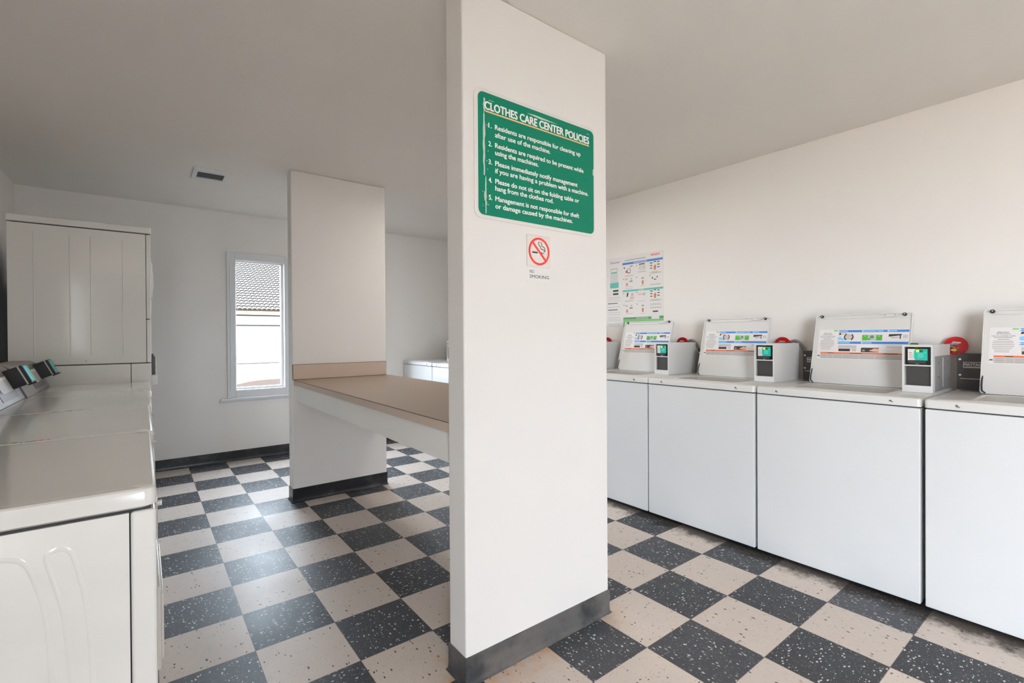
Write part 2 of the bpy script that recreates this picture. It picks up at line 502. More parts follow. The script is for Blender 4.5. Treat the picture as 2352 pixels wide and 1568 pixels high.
# ------------------------------------------------------------------ window
FW = Frame((0, YF, 0), (1, 0, 0), (0, 0, 1))   # n points into the room (-Y)
b = MB()
for a0, a1, b0, b1 in ((0.325, 0.40, 0.625, 2.065), (0.85, 0.925, 0.625, 2.065), (0.40, 0.85, 1.99, 2.065), (0.40, 0.85, 0.625, 0.70)):
    b.rect(FW, a0, a1, b0, b1, 'window_paint', -0.002, 0.016)
for a0, a1, b0, b1 in ((0.350, 0.3545, 0.70, 1.955), (0.893, 0.8975, 0.70, 1.955)):
    b.rect(FW, a0, a1, b0, b1, 'window_paint', 0.016, 0.022)
win = struct(b.build('window_1', bevel=0.003), 'narrow white-framed window with a view of a tiled roof', 'window')
b = MB()
b.rect(FW, 0.255, 0.990, 0.585, 0.605, 'window_paint', 0.0, 0.012)
b.rect(FW, 0.265, 0.985, 0.605, 0.625, 'window_paint', 0.0, 0.045)
b.build('window_sill', win, bevel=0.004)
b = MB()
for a0, a1, b0, b1 in ((0.40, 0.412, 0.70, 1.99), (0.825, 0.85, 0.70, 1.99), (0.412, 0.825, 1.975, 1.99), (0.412, 0.825, 0.70, 0.722)):
    b.rect(FW, a0, a1, b0, b1, 'window_paint', -0.075, -0.035)
b.build('sash', win, bevel=0.002)
MB().rect(FW, 0.412, 0.825, 0.722, 1.975, 'glass', -0.058, -0.054).build('pane', win, smooth=False)
w2_ = win.copy(); COL.objects.link(w2_); w2_.name = 'added_window_2'; w2_.location.x = WS  # unseen copy, added to bring daylight to the far half
w2_['label'] = 'unseen twin window added behind the far pier to let in more daylight'
for o in list(COL.objects):
    if o.parent == win:
        c = o.copy(); COL.objects.link(c); c.parent = w2_

# ------------------------------------------------------------------ ceiling vent
v = thing('ceiling_vent', 'small square white ceiling vent with a grey grille near the far window', 'vent', (0.08, -0.90, H))
FC = Frame((0, 0, 0), (1, 0, 0), (0, -1, 0))    # n points down
b = MB()
a0, a1, c0, c1 = -0.115, 0.115, -0.125, 0.135
i0, i1, j0, j1 = -0.085, 0.085, -0.085, 0.075
for q in ((a0, a1, c0, j0), (a0, a1, j1, c1), (a0, i0, j0, j1), (i1, a1, j0, j1)):
    b.prism([(q[0], q[2]), (q[1], q[2]), (q[1], q[3]), (q[0], q[3])], FC, 0.0, 0.016, 'window_paint')
b.build('vent_frame', v, bevel=0.003)
b = MB(); b.rect(FC, i0, i1, j0, j1, 'vent_dark', 0.0, 0.004)
for i in range(9):
    y = j0 + 0.012 + i * 0.017
    b.rect(FC, i0, i1, y, y + 0.006, 'vent_dark', 0.004, 0.010)
b.build('vent_grille', v)

# ------------------------------------------------------------------ folding table between the piers
t = thing('folding_table', 'long tan laminate folding counter spanning between the two white piers', 'table', (0.915, -2.49, 0))
def rel(o, loc):
    o.location = tuple(-c for c in loc); return o
TL = (0.915, -2.49, 0)
b = MB(); b.box(0.547, 1.286, -3.598, -1.374, 0.867, 0.9045, 'laminate_edge')
b.box(0.5448, 1.2882, -3.598, -1.374, 0.9028, 0.905, 'laminate_seam'); b.box(0.5462, 1.2868, -3.598, -1.374, 0.905, 0.9062, 'laminate')
rel(b.build('countertop', t), TL)
for x_ in (0.569, 1.244):
    rel(MB().box(x_, x_ + .02, -3.598, -1.374, 0.745, 0.866, 'apron').build('apron', t, bevel=0.002), TL)
b = MB(); b.box(0.539, 1.262, -1.389, -1.373, 0.907, 1.017, 'splash')
b.box(0.5375, 1.2635, -1.3895, -1.3725, 1.0165, 1.0185, 'laminate_seam'); b.box(0.5375, 0.5392, -1.3895, -1.3725, 0.907, 1.0165, 'laminate_seam')
b.box(0.539, 1.262, -1.3905, -1.389, 0.9065, 0.9095, 'laminate_seam')
rel(b.build('backsplash', t), TL)

# ------------------------------------------------------------------ policy sign on the near pier
FS = Frame((0, -3.712, 0), (1, 0, 0), (0, 0, 1))
SL = (0.9, -3.712, 1.87)
s = thing('policy_sign', 'large green sign headed CLOTHES CARE CENTER POLICIES on the near white pier', 'sign', SL)
rel(MB().rect(FS, 0.590, 1.208, 1.637, 2.098, 'sign_white', 0.0, 0.004, r=0.03).build('backing_plate', s, bevel=0.001), SL)
b = MB(); b.rect(FS, 0.606, 1.199, 1.650, 2.085, 'sign_green', 0.004, 0.0055, r=0.022)
b.text('CLOTHES CARE CENTER POLICIES', FS, 0.632, 1.172, 2.0255, 0.0285, 'letter', 0.0062, 0.055)
b.rect(FS, 0.637, 1.171, 2.0160, 2.0212, 'gold', 0.0055, 0.0061)
rows = [('1.', 'Residents are responsible for cleaning up', 1.1193, 1.9635), (None, 'after use of the machine.', 0.9491, 1.9360),
        ('2.', 'Residents are required to be present while', 1.1367, 1.8980), (None, 'using the machines.', 0.8871, 1.8722),
        ('3.', 'Please immediately notify management', 1.1006, 1.8335), (None, 'if you are having a problem with a machine.', 1.1645, 1.8070),
        ('4.', 'Please do not sit on the folding table or', 1.1093, 1.7690), (None, 'hang from the clothes rod.', 0.9645, 1.7440),
        ('5.', 'Management is not responsible for theft', 1.1096, 1.7068), (None, 'or damage caused by the machines.', 1.0713, 1.6800)]
for num, line, xe, zb in rows:
    if num: b.text(num, FS, 0.649, 0.6645, zb, 0.0168, 'letter', 0.0062, 0.05)
    b.text(line, FS, 0.678, xe, zb, 0.0168, 'letter', 0.0062, 0.05)
rs = random.Random(9)
def scratch(x, z0, z1, wd, mt='scuff'):
    pts_l, pts_r = [], []
    n = 14
    for i in range(n + 1):
        z = z0 + (z1 - z0) * i / n
        e = math.sin(PI * min(1, max(0.08, i / n))) ** 0.4
        pts_l.append((x - wd * 0.5 * e * rs.uniform(.6, 1.2), z)); pts_r.append((x + wd * 0.5 * e * rs.uniform(.4, 1.3), z))
    b.prism(pts_l[::-1] + pts_r if False else pts_r + pts_l[::-1], FS, 0.0055, 0.0060, mt)
scratch(0.6305, 1.79, 2.018, 0.0105); scratch(0.6325, 2.016, 2.066, 0.011); scratch(0.637, 1.655, 1.79, 0.006); scratch(0.633, 1.70, 1.735, 0.007)
for i in range(16):
    x = rs.uniform(0.622, 0.65); z = rs.uniform(1.66, 2.06)
    b.rect(FS, x, x + rs.uniform(.001, .004), z, z + rs.uniform(.001, .005), 'scuff', 0.0055, 0.0060)
b.prism([(0.83, 2.0640), (0.90, 2.0585), (0.99, 2.0625), (0.93, 2.0655), (0.87, 2.0675)], FS, 0.0055, 0.0058, 'scuff')
b.rect(FS, 0.652, 0.675, 2.0605, 2.062, 'scuff', 0.0055, 0.0059); b.rect(FS, 1.1935, 1.1985, 1.90, 1.925, 'scuff', 0.0055, 0.0059)
b.rect(FS, 1.158, 1.170, 2.0655, 2.0675, 'scuff', 0.0055, 0.0059)
rel(b.build('printed_green_panel', s, recalc=False, smooth=False), SL)

# no smoking sign
NL = (0.889, -3.712, 1.515)
b = MB(); b.rect(FS, 0.828, 0.949, 1.486, 1.606, 'sign_white', 0.0, 0.003, r=0.003); b.rect(FS, 0.829, 0.953, 1.427, 1.4855, 'paper', 0.0, 0.0012)
for q in ((0.828, 0.8288, 1.486, 1.606), (0.828, 0.949, 1.6052, 1.606)):
    b.rect(FS, *q, 'print_line', 0.003, 0.0033)
cx, cz = 0.8896, 1.5457
b.ring(FS, cx, cz, 0.0452, 0.0535, 'nosmoke_red', 0.003, 0.0042, 64)
g = math.radians(-45); dx, dz = math.cos(g), math.sin(g); nx, nz = -dz * 0.0042, dx * 0.0042
R_ = 0.047
b.prism([(cx - dx * R_ - nx, cz - dz * R_ - nz), (cx + dx * R_ - nx, cz + dz * R_ - nz), (cx + dx * R_ + nx, cz + dz * R_ + nz), (cx - dx * R_ + nx, cz - dz * R_ + nz)], FS, 0.003, 0.0041, 'nosmoke_red')
b.rect(FS, 0.8545, 0.8815, 1.5375, 1.5435, 'sign_black', 0.003, 0.0036); b.rect(FS, 0.899, 0.905, 1.5375, 1.5435, 'sign_black', 0.003, 0.0036)
b.rect(FS, 0.9075, 0.9100, 1.5375, 1.5435, 'sign_black', 0.003, 0.0036); b.rect(FS, 0.9125, 0.9145, 1.5375, 1.5435, 'sign_black', 0.003, 0.0036)
def ribbon(pts, wd, d=0.0036, mt='sign_black'):
    L_, R2 = [], []
    for i, (x, z) in enumerate(pts):
        x2, z2 = pts[min(i + 1, len(pts) - 1)]; x1, z1 = pts[max(i - 1, 0)]
        l_ = math.hypot(x2 - x1, z2 - z1) or 1; nx_, nz_ = -(z2 - z1) / l_ * wd / 2, (x2 - x1) / l_ * wd / 2
        L_.append((x + nx_, z + nz_)); R2.append((x - nx_, z - nz_))
    for i in range(len(pts) - 1):
        b.prism([R2[i], R2[i + 1], L_[i + 1], L_[i]], FS, 0.003, d, mt)
ribbon([(0.8915, 1.584), (0.8875, 1.580), (0.887, 1.574), (0.891, 1.569), (0.896, 1.565), (0.897, 1.559), (0.902, 1.5555), (0.911, 1.555), (0.9155, 1.552), (0.9165, 1.5465)], 0.003)
ribbon([(0.897, 1.5825), (0.902, 1.580), (0.9045, 1.575), (0.903, 1.571), (0.905, 1.567), (0.912, 1.5655), (0.9175, 1.562), (0.9195, 1.556), (0.9198, 1.5465)], 0.003)
b.text('NO', FS, 0.842, 0.8635, 1.4605, 0.0118, 'sign_black', 0.0018, 0.008)
b.text('SMOKING', FS, 0.842, 0.9415, 1.4415, 0.0122, 'sign_black', 0.0018, 0.008)
tag(b.build('no_smoking_sign', recalc=False, smooth=False), 'small NO SMOKING sign with red prohibition circle below the green sign', 'sign')

# ------------------------------------------------------------------ posters on the right wall
FP = Frame((XR, 0, 0), (0, -1, 0), (0, 0, 1))   # a = -Y, n = -X
PL = (XR, -2.565, 1.6)
b = MB(); b.rect(FP, 2.352, 2.772, 1.289, 1.9195, 'paper', 0.0, 0.0015)
e0, e1 = 0.0015, 0.0019
b.rect(FP, 2.354, 2.768, 1.842, 1.860, 'blue', e0, e1); b.rect(FP, 2.354, 2.770, 1.603, 1.618, 'teal_band', e0, e1)
b.rect(FP, 2.361, 2.655, 1.357, 1.377, 'green_band', e0, e1); b.rect(FP, 2.732, 2.772, 1.357, 1.380, 'green_band', e0, e1)
b.rect(FP, 2.361, 2.772, 1.292, 1.355, 'green_light', e0, e1)
for a0, a1, z0 in ((2.475, 2.625, 1.848), (2.525, 2.582, 1.608), (2.50, 2.635, 1.364)):
    for i in range(int((a1 - a0) / 0.014)):
        b.rect(FP, a0 + i * .014, a0 + i * .014 + .011, z0, z0 + .006, 'paper', e1, e1 + .0003)
def fine(a0, a1, z, mt='print_line', h_=0.0028, fr=None, e=e0):
    x = a0
    while x < a1 - .004:
        w_ = rs.uniform(.008, .022)
        b.rect(fr or FP, x, min(x + w_, a1), z, z + h_, mt, e, e + .0003); x += w_ + .003
b.ring(FP, 2.423, 1.785, .016, .022, 'print_dark', e0, e1, 24, math.radians(150), math.radians(330)); b.ring(FP, 2.423, 1.785, .016, .022, 'print_line', e0, e1, 24, math.radians(-30), math.radians(150))
b.rect(FP, 2.374, 2.381, 1.806, 1.822, 'print_dark', e0, e1); b.quadp(FP, [(2.385, 1.775), (2.402, 1.768), (2.404, 1.785), (2.390, 1.79)], 'redprint', e1, e0)
b.quadp(FP, [(2.43, 1.812), (2.465, 1.825), (2.468, 1.832), (2.44, 1.826)], 'finger', e1, e0)
for zz in (1.792, 1.556):        # selector pictures
    for i, (da, dz) in enumerate(((-.033, .034), (0, .042), (.033, .038), (-.036, .012), (.034, .016), (-.036, -.010), (.034, -.006))):
        b.rect(FP, 2.691 + da - .011, 2.691 + da + .011, zz + dz - .0035, zz + dz + .0035, 'print_dark', e0, e1)
    b.quadp(FP, [(2.683, zz - .026), (2.697, zz - .028), (2.704, zz + .002), (2.694, zz + .02), (2.680, zz + .002)], 'finger', e1, e0)
    fine(2.655, 2.725, zz - .042); fine(2.665, 2.715, zz - .048)
for zz in (1.678, 1.442):        # touching hands
    b.quadp(FP, [(2.562, zz - .026), (2.574, zz - .026), (2.580, zz + .002), (2.570, zz + .014), (2.558, zz + .004)], 'finger', e1, e0)
    b.rect(FP, 2.556, 2.580, zz + .026, zz + .036, 'green_band', e0, e1); fine(2.545, 2.592, zz - .038)
b.rect(FP, 2.530, 2.590, 1.826, 1.834, 'print_dark', e0, e1)
for q in range(4): b.rect(FP, 2.532, 2.552, 1.782 + q * .011, 1.789 + q * .011, 'paper_grey', e0, e1)
for q in range(4): b.rect(FP, 2.560, 2.596, 1.782 + q * .011, 1.789 + q * .011, 'paper_grey', e0, e1)
for zz in (1.692, 1.457):
    b.rect(FP, 2.430, 2.462, zz - .003, zz + .004, 'print_dark', e0, e1); b.quadp(FP, [(2.392, zz - .038), (2.412, zz - .036), (2.41, zz - .010), (2.396, zz - .012)], 'finger', e1, e0)
    b.rect(FP, 2.382, 2.410, zz + .014, zz + .030, 'paper_grey', e0, e1); b.rect(FP, 2.440, 2.460, zz + .014, zz + .030, 'paper_grey', e0, e1); fine(2.390, 2.465, zz - .048)
b.quadp(FP, [(2.396, 1.556), (2.412, 1.56), (2.420, 1.597), (2.402, 1.592)], 'panel_dark', e1, e0)
b.quadp(FP, [(2.435, 1.535), (2.478, 1.532), (2.476, 1.556), (2.437, 1.558)], 'skin', e1, e0); b.rect(FP, 2.445, 2.474, 1.562, 1.588, 'paper_grey', e0, e1)
b.rect(FP, 2.520, 2.560, 1.565, 1.580, 'skin', e0, e1); b.rect(FP, 2.566, 2.596, 1.560, 1.584, 'paper_grey', e0, e1)
b.rect(FP, 2.660, 2.672, 1.693, 1.705, 'print_dark', e0, e1); b.rect(FP, 2.708, 2.716, 1.698, 1.712, 'print_dark', e0, e1); b.rect(FP, 2.68, 2.704, 1.682, 1.689, 'print_dark', e0, e1)
b.rect(FP, 2.668, 2.720, 1.413, 1.424, 'print_dark', e0, e1)
for zz in (1.742, 1.736, 1.645, 1.640, 1.515, 1.508, 1.480, 1.472, 1.452, 1.446): fine(2.642, 2.752, zz)
for zz in (1.744, 1.737, 1.628, 1.522, 1.515): fine(2.380, 2.470, zz)
for zz in (1.766, 1.76, 1.512): fine(2.520, 2.600, zz)
for a0, z0 in ((2.36, 1.818), (2.50, 1.822), (2.638, 1.826), (2.36, 1.716), (2.50, 1.720), (2.638, 1.722), (2.36, 1.588), (2.502, 1.590), (2.64, 1.592), (2.362, 1.486), (2.503, 1.488)):
    b.disc(FP, a0 + .006, z0, .0055, 'print_line', e0, e1, 12)
b.text('WASH', FP, 2.649, 2.733, 1.884, 0.020, 'redprint', 0.0021, 0.03)
b.text('Laundry Room Instructions', FP, 2.380, 2.602, 1.8765, 0.0095, 'print_dark', 0.0021, 0.02)
tag(b.build('instruction_poster', recalc=False, smooth=False), 'white instruction poster with blue, teal and green bands above the washers', 'poster')

PL = (XR, -2.16, 1.6)
b = MB(); b.rect(FP, 1.925, 2.346, 1.292, 1.9195, 'paper', 0.0, 0.0015)
b.rect(FP, 2.222, 2.296, 1.704, 1.822, 'print_line', e0, e1); b.rect(FP, 2.226, 2.292, 1.708, 1.817, 'paper', e1, e1 + .0003)
b.rect(FP, 2.229, 2.289, 1.778, 1.792, 'teal_band', e1 + .0003, e1 + .0006)
for q in range(5): b.rect(FP, 2.232, 2.286, 1.716 + q * .012, 1.723 + q * .012, 'paper_grey', e1 + .0003, e1 + .0006)
b.rect(FP, 2.213, 2.310, 1.646, 1.696, 'teal_band', e0, e1)
b.rect(FP, 2.245, 2.307, 1.613, 1.629, 'print_dark', e0, e1); b.rect(FP, 2.245, 2.307, 1.584, 1.600, 'print_dark', e0, e1)
for zz in (1.620, 1.612, 1.590, 1.582): fine(2.19, 2.236, zz, 'skin')
for zz in (1.562, 1.548, 1.530, 1.474, 1.425, 1.405, 1.38, 1.365, 1.35, 1.32, 1.305): fine(2.19, 2.33, zz)
for zz in (1.508, 1.504, 1.450, 1.446): fine(2.19, 2.30, zz, 'print_dark', .004)
b.text('Easier', FP, 2.221, 2.330, 1.868, 0.0185, 'lilac', 0.0021, 0.01)
tag(b.build('payment_poster', recalc=False, smooth=False), 'white payment poster with a teal block, partly hidden by the near pier', 'poster')

# ------------------------------------------------------------------ top-loading washers
# local frame: origin at the front left bottom corner; +x goes towards the wall, the machine runs along -y
W = 0.711
DECK = 0.932
FYZ = Frame((0, 0, 0), (0, -1, 0), (0, 0, 1))    # a = -y, b = z, n = -x
def loops_mesh(b, loops, mt):
    n = len(loops[0]); vs = [v for l_ in loops for v in l_]; fs = []
    for i in range(len(loops) - 1):
        for j in range(n):
            fs.append((i * n + j, i * n + (j + 1) % n, (i + 1) * n + (j + 1) % n, (i + 1) * n + j))
    b.add(vs, fs, mt)
def rr3(x0, x1, a0, a1, r, z):
    return [(x, -a, z) for x, a in rrect(x0, x1, a0, a1, r)]

def lid_label(b, FL, e):
    """printed instruction strip on the inside of the lid; e = height above the lid skin"""
    z1, z2, z3 = e, e + .0004, e + .0008
    b.rect(FL, .024, .446, .146, .322, 'paper', z1 - .0004, z1)
    b.rect(FL, .121, .443, .3045, .3175, 'blue', z1, z2); b.rect(FL, .121, .443, .2365, .2495, 'blue', z1, z2)
    b.rect(FL, .040, .4445, .1775, .1855, 'orange', z1, z2); b.rect(FL, .040, .4445, .149, .177, 'paper_grey', z1, z2)
    for a0, a1 in ((.078, .105), (.186, .242), (.338, .402)): b.rect(FL, a0, a1, .1798, .1832, 'print_dark', z2, z3)
    for a0, a1, q in ((.126, .168, .308), (.242, .300, .308), (.304, .333, .308), (.357, .392, .308), (.126, .182, .240), (.243, .284, .240)):
        b.rect(FL, a0, a1, q, q + .006, 'lightblue', z2, z3)
    for a0, q in ((.123, .311), (.2385, .311), (.3535, .311), (.123, .243), (.2385, .243)):
        b.disc(FL, a0, q, .0042, 'paper', z2, z3, 12)
    # detergent drop and drum
    b.disc(FL, .131, .268, .011, 'lightblue', z1, z2, 20); b.disc(FL, .146, .262, .008, 'lightblue', z1, z2, 20)
    b.quadp(FL, [(.124, .289), (.138, .291), (.132, .302), (.127, .300)], 'print_dark', z2, z1)
    b.quadp(FL, [(.138, .291), (.162, .296), (.160, .301), (.132, .300)], 'skin', z2, z1)
    b.disc(FL, .174, .277, .0175, 'paper_grey', z1, z2, 24); b.disc(FL, .180, .275, .008, 'skin', z2, z3, 16)
    b.ring(FL, .174, .277, .0175, .0232, 'print_dark', z1, z3, 20, math.radians(120), math.radians(240)); b.ring(FL, .174, .277, .0175, .0232, 'print_dark', z1, z3, 20, math.radians(-55), math.radians(50))
    # green picture
    b.rect(FL, .237, .330, .256, .290, 'paper_grey', z1, z2); b.rect(FL, .239, .264, .257, .288, 'green_pic', z2, z3); b.rect(FL, .303, .328, .257, .288, 'green_pic', z2, z3)
    b.disc(FL, .283, .277, .009, 'green_band', z2, z3, 16); b.disc(FL, .271, .265, .006, 'green_band', z2, z3, 14)
    b.disc(FL, .2515, .282, .005, 'green_light', z3, z3 + .0003, 12); b.disc(FL, .3155, .282, .005, 'green_light', z3, z3 + .0003, 12)
    # reader picture
    b.quadp(FL, [(.357, .278), (.412, .286), (.412, .293), (.357, .292)], 'print_dark', z2, z1)
    b.rect(FL, .404, .409, .266, .286, 'print_dark', z1, z2); b.quadp(FL, [(.368, .270), (.402, .274), (.402, .277), (.368, .2745)], 'print_line', z2, z1)
    for q in range(3): b.rect(FL, .418, .438, .272 + q * .006, .2745 + q * .006, 'print_line', z1, z2)
    # lower row
    b.rect(FL, .130, .186, .1925, .2075, 'print_dark', z1, z2); b.rect(FL, .128, .215, .210, .228, 'paper_grey', z1, z2)
    for q in range(3): b.rect(FL, .196 + q * .007, .199 + q * .007, .193, .208, 'print_line', z1, z2)
    b.rect(FL, .238, .318, .189, .2145, 'print_dark', z1, z2); b.quadp(FL, [(.274, .197), (.300, .192), (.320, .191), (.318, .209), (.298, .211)], 'skin', z3, z2)
    b.rect(FL, .244, .256, .194, .204, 'print_line', z2, z3)
    for q in (.2245, .217): b.rect(FL, .352, .436, q, q + .0022, 'print_line', z1, z2)
    # text block
    b.text('Please Read', FL, .050, .086, .2965, .0052, 'print_dark', z2, .02); b.text('All Instructions', FL, .045, .092, .2885, .0052, 'print_dark', z2, .02)
    b.text('Lea con cuidado todas', FL, .030, .108, .2785, .0050, 'print_dark', z2, .02); b.text('las instrucciones', FL, .040, .098, .2705, .0050, 'print_dark', z2, .02)
    for i, (a0, a1) in enumerate(((.05, .09), (.036, .102), (.034, .104), (.033, .106), (.034, .106), (.034, .1), (.04, .092), (.042, .09))):
        b.rect(FL, a0, a1, .262 - i * .0085, .2645 - i * .0085, 'print_line', z1, z2)
    b.rect(FL, .098, .118, .311, .318, 'green_light', z1, z2)
    for i in range(3):
        for a0, a1 in ((.046, .075), (.08, .105), (.11, .150), (.155, .23), (.235, .30), (.306, .37), (.375, .44)):
            b.rect(FL, a0, a1, .1525 + i * .008, .1545 + i * .008, 'print_line', z2, z3)
    b.quadp(FL, [(.024, .161), (.039, .161), (.036, .168), (.0335, .165), (.031, .168), (.028, .1655)], 'print_dark', z2, z1)

def make_washer(open_lid=True, metal_side=False):
    root = thing('washing_machine', None, 'washing machine')
    b = MB(); b.box(0.004, 0.655, -0.004, -(W - 0.004), 0.020, 0.888, 'enamel')
    b.build('cabinet', root, bevel=0.004)
    for x in (0.05, 0.60):
        for a in (0.06, W - 0.06):
            MB().tube([(x, -a, 0.0), (x, -a, 0.024)], 0.018, 'black', 12).build('levelling_foot', root)
    MB().box(0.010, 0.650, -0.010, -(W - 0.010), 0.886, 0.896, 'seam').build('shadow_gap', root)
    # top deck with fascia and loading opening
    b = MB(); A0, A1 = 0.002, W - 0.002; X0, X1 = 0.0, 0.66; hx0, hx1, ha0, ha1 = 0.085, 0.385, 0.150, 0.555
    loops = [rr3(X0, X1, A0, A1, 0.014, 0.894), rr3(X0, X1, A0, A1, 0.014, DECK - 0.010), rr3(X0 + .003, X1 - .003, A0 + .003, A1 - .003, 0.014, DECK - 0.003),
             rr3(X0 + .010, X1 - .010, A0 + .010, A1 - .010, 0.014, DECK), rr3(hx0 - .02, hx1 + .02, ha0 - .02, ha1 + .02, 0.05, DECK),
             rr3(hx0 - .014, hx1 + .014, ha0 - .014, ha1 + .014, 0.05, DECK + .003), rr3(hx0, hx1, ha0, ha1, 0.05, DECK)]
    loops_mesh(b, loops, 'enamel_grey')
    b.add(rr3(X0, X1, A0, A1, 0.014, 0.894), [tuple(range(24))], 'enamel_grey')
    b.build('top_deck', root, recalc=False)
    b = MB(); n = 24
    def circ(r, z): 
        return [(0.23 + r * math.cos(math.atan2(-(pa[1] + (ha0 + ha1) / 2), pa[0] - 0.23)), -(ha0 + ha1) / 2 - r * math.sin(math.atan2(-(pa[1] + (ha0 + ha1) / 2), pa[0] - 0.23)), z) for pa in rr3(hx0, hx1, ha0, ha1, 0.05, 0)]
    loops_mesh(b, [rr3(hx0, hx1, ha0, ha1, 0.05, DECK), rr3(hx0 + .004, hx1 - .004, ha0 + .004, ha1 - .004, 0.05, DECK - .028), circ(0.145, DECK - .05), circ(0.15, DECK - .30)], 'tub')
    b.add(circ(0.15, DECK - .30), [tuple(range(24))], 'steel')
    b.tube([(0.23, -(ha0 + ha1) / 2, DECK - .30), (0.23, -(ha0 + ha1) / 2, DECK - .12), (0.23, -(ha0 + ha1) / 2, DECK - .09)], [0.05, 0.035, 0.02], 'enamel', 14)
    b.build('tub', root, recalc=False)
    # clips on the fascia
    for a in (0.108, W - 0.108):
        b = MB(); b.tube([(0.001, -a, 0.9125), (-0.004, -a, 0.9125)], 0.004, 'console_dark', 10); b.box(-0.003, 0.001, -a - .003, -a - .009, 0.9065, 0.9095, 'console_dark')
        b.build('fascia_pin', root)
    # lid
    LW = 0.455; LA = 0.118
    if open_lid:
        FL = Frame((0.408, -LA, DECK + 0.004), (0, -1, 0), (0.115, 0, 0.396))
    else:
        FL = Frame((0.408, -LA, DECK + 0.006), (0, -1, 0), (-1, 0, 0.0))
    b = MB()
    if open_lid:
        b.prism(rrect(0.0, LW, 0.0, 0.412, 0.014), FL, -0.016, -0.002, 'enamel_grey')
        # folded flange round the rim
        o_, i_ = rrect(0.0, LW, 0.0, 0.412, 0.014), rrect(0.006, LW - .006, 0.006, 0.406, 0.011)
        n_ = len(o_); vs = [FL(a, c, -0.002) for a, c in o_] + [FL(a, c, 0.004) for a, c in o_] + [FL(a, c, 0.004) for a, c in i_] + [FL(a, c, -0.002) for a, c in i_]
        fs = []
        for lv in range(3):
            for j in range(n_): fs.append((lv * n_ + j, lv * n_ + (j + 1) % n_, (lv + 1) * n_ + (j + 1) % n_, (lv + 1) * n_ + j))
        b.add(vs, fs, 'enamel_grey')
        b.rect(FL, 0.03, LW - .03, 0.385, 0.388, 'enamel_grey', -0.002, 0.002)
        lid = b.build('lid', root, recalc=False)
        b = MB(); lid_label(b, FL, -0.0012); b.build('instruction_label', lid, recalc=False, smooth=False)
        for a in (0.030, LW - 0.036):
            MB().tube([FL(a, 0.402, 0.0), FL(a, 0.402, 0.009)], [0.0095, 0.0075], 'black', 16).disc(FL, a, 0.402, 0.0035, 'paper_grey', 0.009, 0.0096, 12).build('rubber_bumper', lid)
        b = MB(); b.quadp(FL, [(0.318, 0.404), (0.328, 0.392), (0.385, 0.392), (0.400, 0.404)], 'enamel', 0.0062, 0.003)
        b.disc(FL, 0.335, 0.399, .003, 'print_line', .0062, .007, 10); b.disc(FL, 0.378, 0.399, .003, 'print_line', .0062, .007, 10)
        b.build('strike_plate', lid)
        b = MB(); b.tube([FL(0.006, 0.085, 0.0), FL(0.006, 0.04, 0.006), FL(0.008, 0.012, 0.006), FL(0.02, 0.002, 0.004)], 0.0035, 'seam', 8)
        b.tube([FL(0.012, -0.001, -0.004), FL(LW - .012, -0.001, -0.004)], 0.0045, 'console_dark', 8)
        b.build('hinge', lid)
    else:
        b.prism(rrect(0.0, LW, 0.0, 0.370, 0.014), FL, 0.0, 0.014, 'enamel')
        b.build('lid', root, bevel=0.004)
    # dark control panel along the back
    b = MB(); b.box(0.612, 0.640, -0.006, -0.578, DECK, 1.116, 'panel_dark')
    cp = b.build('control_panel', root, bevel=0.002)
    FCP = Frame((0.612, 0, 0), (0, -1, 0), (0, 0, 1))
    b = MB()
    for z_ in (1.086, 1.006): MB().disc(FCP, 0.018, z_, 0.0052, 'paper', 0.0, 0.003, 14).build('bolt', cp)
    b.rect(FCP, 0.014, 0.113, 0.980, 1.078, 'panel_dark', 0, .0005)
    for q in ((0.030, 0.100, 1.043, 1.0455), (0.030, 0.100, 1.0705, 1.073), (0.030, 0.0322, 1.043, 1.073), (0.0978, 0.100, 1.043, 1.073)): b.rect(FCP, *q, 'paper', 0, .0008)
    b.text('MAYTAG', FCP, 0.0345, 0.0955, 1.0535, 0.0125, 'paper', 0.0009, 0.03); b.rect(FCP, 0.036, 0.094, 1.0475, 1.0495, 'paper', 0, .0008)
    b.rect(FCP, 0.018, 0.110, 0.986, 0.989, 'paper', 0, .0008)
    b.build('brand_plate', cp, recalc=False, smooth=False)
    # payment box
    B0, B1 = 0.582, 0.697
    b = MB(); Z0, Z1 = DECK + .001, 1.163; xf = 0.270
    FB = Frame((xf, 0, 0), (0, -1, 0), (0, 0, 1))
    b.box(xf + .022, 0.622, -B0, -B1, Z0, Z1, 'payment_white')
    b.box(xf, xf + .022, -B0, -(B0 + .0085), Z0, Z1, 'payment_white'); b.box(xf, xf + .022, -(B1 - .0065), -B1, Z0, Z1, 'payment_white')
    b.box(xf, xf + .022, -(B0 + .0085), -(B1 - .0065), Z1 - .009, Z1, 'payment_white'); b.box(xf, xf + .022, -(B0 + .0085), -(B1 - .0065), 1.0605, 1.0665, 'payment_white')
    b.box(xf, xf + .022, -(B0 + .0085), -(B1 - .0065), Z0, 0.966, 'payment_white')
    if metal_side:
        b.box(xf + .03, 0.616, -(B1 + .0002), -(B1 + .003), Z0 + .004, 1.108, 'side_metal')
        b.box(xf + .18, xf + .19, -(B1 + .003), -(B1 + .006), Z0 + .02, 1.10, 'side_metal')
        for xx in (.09, .27):
            for zz in (1.075, 1.005): b.tube([(xf + xx, -(B1 + .003), zz), (xf + xx, -(B1 + .006), zz)], .005, 'chrome', 10)
    pb = b.build('payment_box', root)
    if metal_side: pb['label'] = 'payment box with a bare metal side cover'
    b = MB(); b.rect(FB, B0 + .014, B1 - .0075, 0.967, 1.0595, 'charcoal', -.018, -.012)
    b.build('cash_door', pb, bevel=.001)
    b = MB(); c0 = B0 + .010
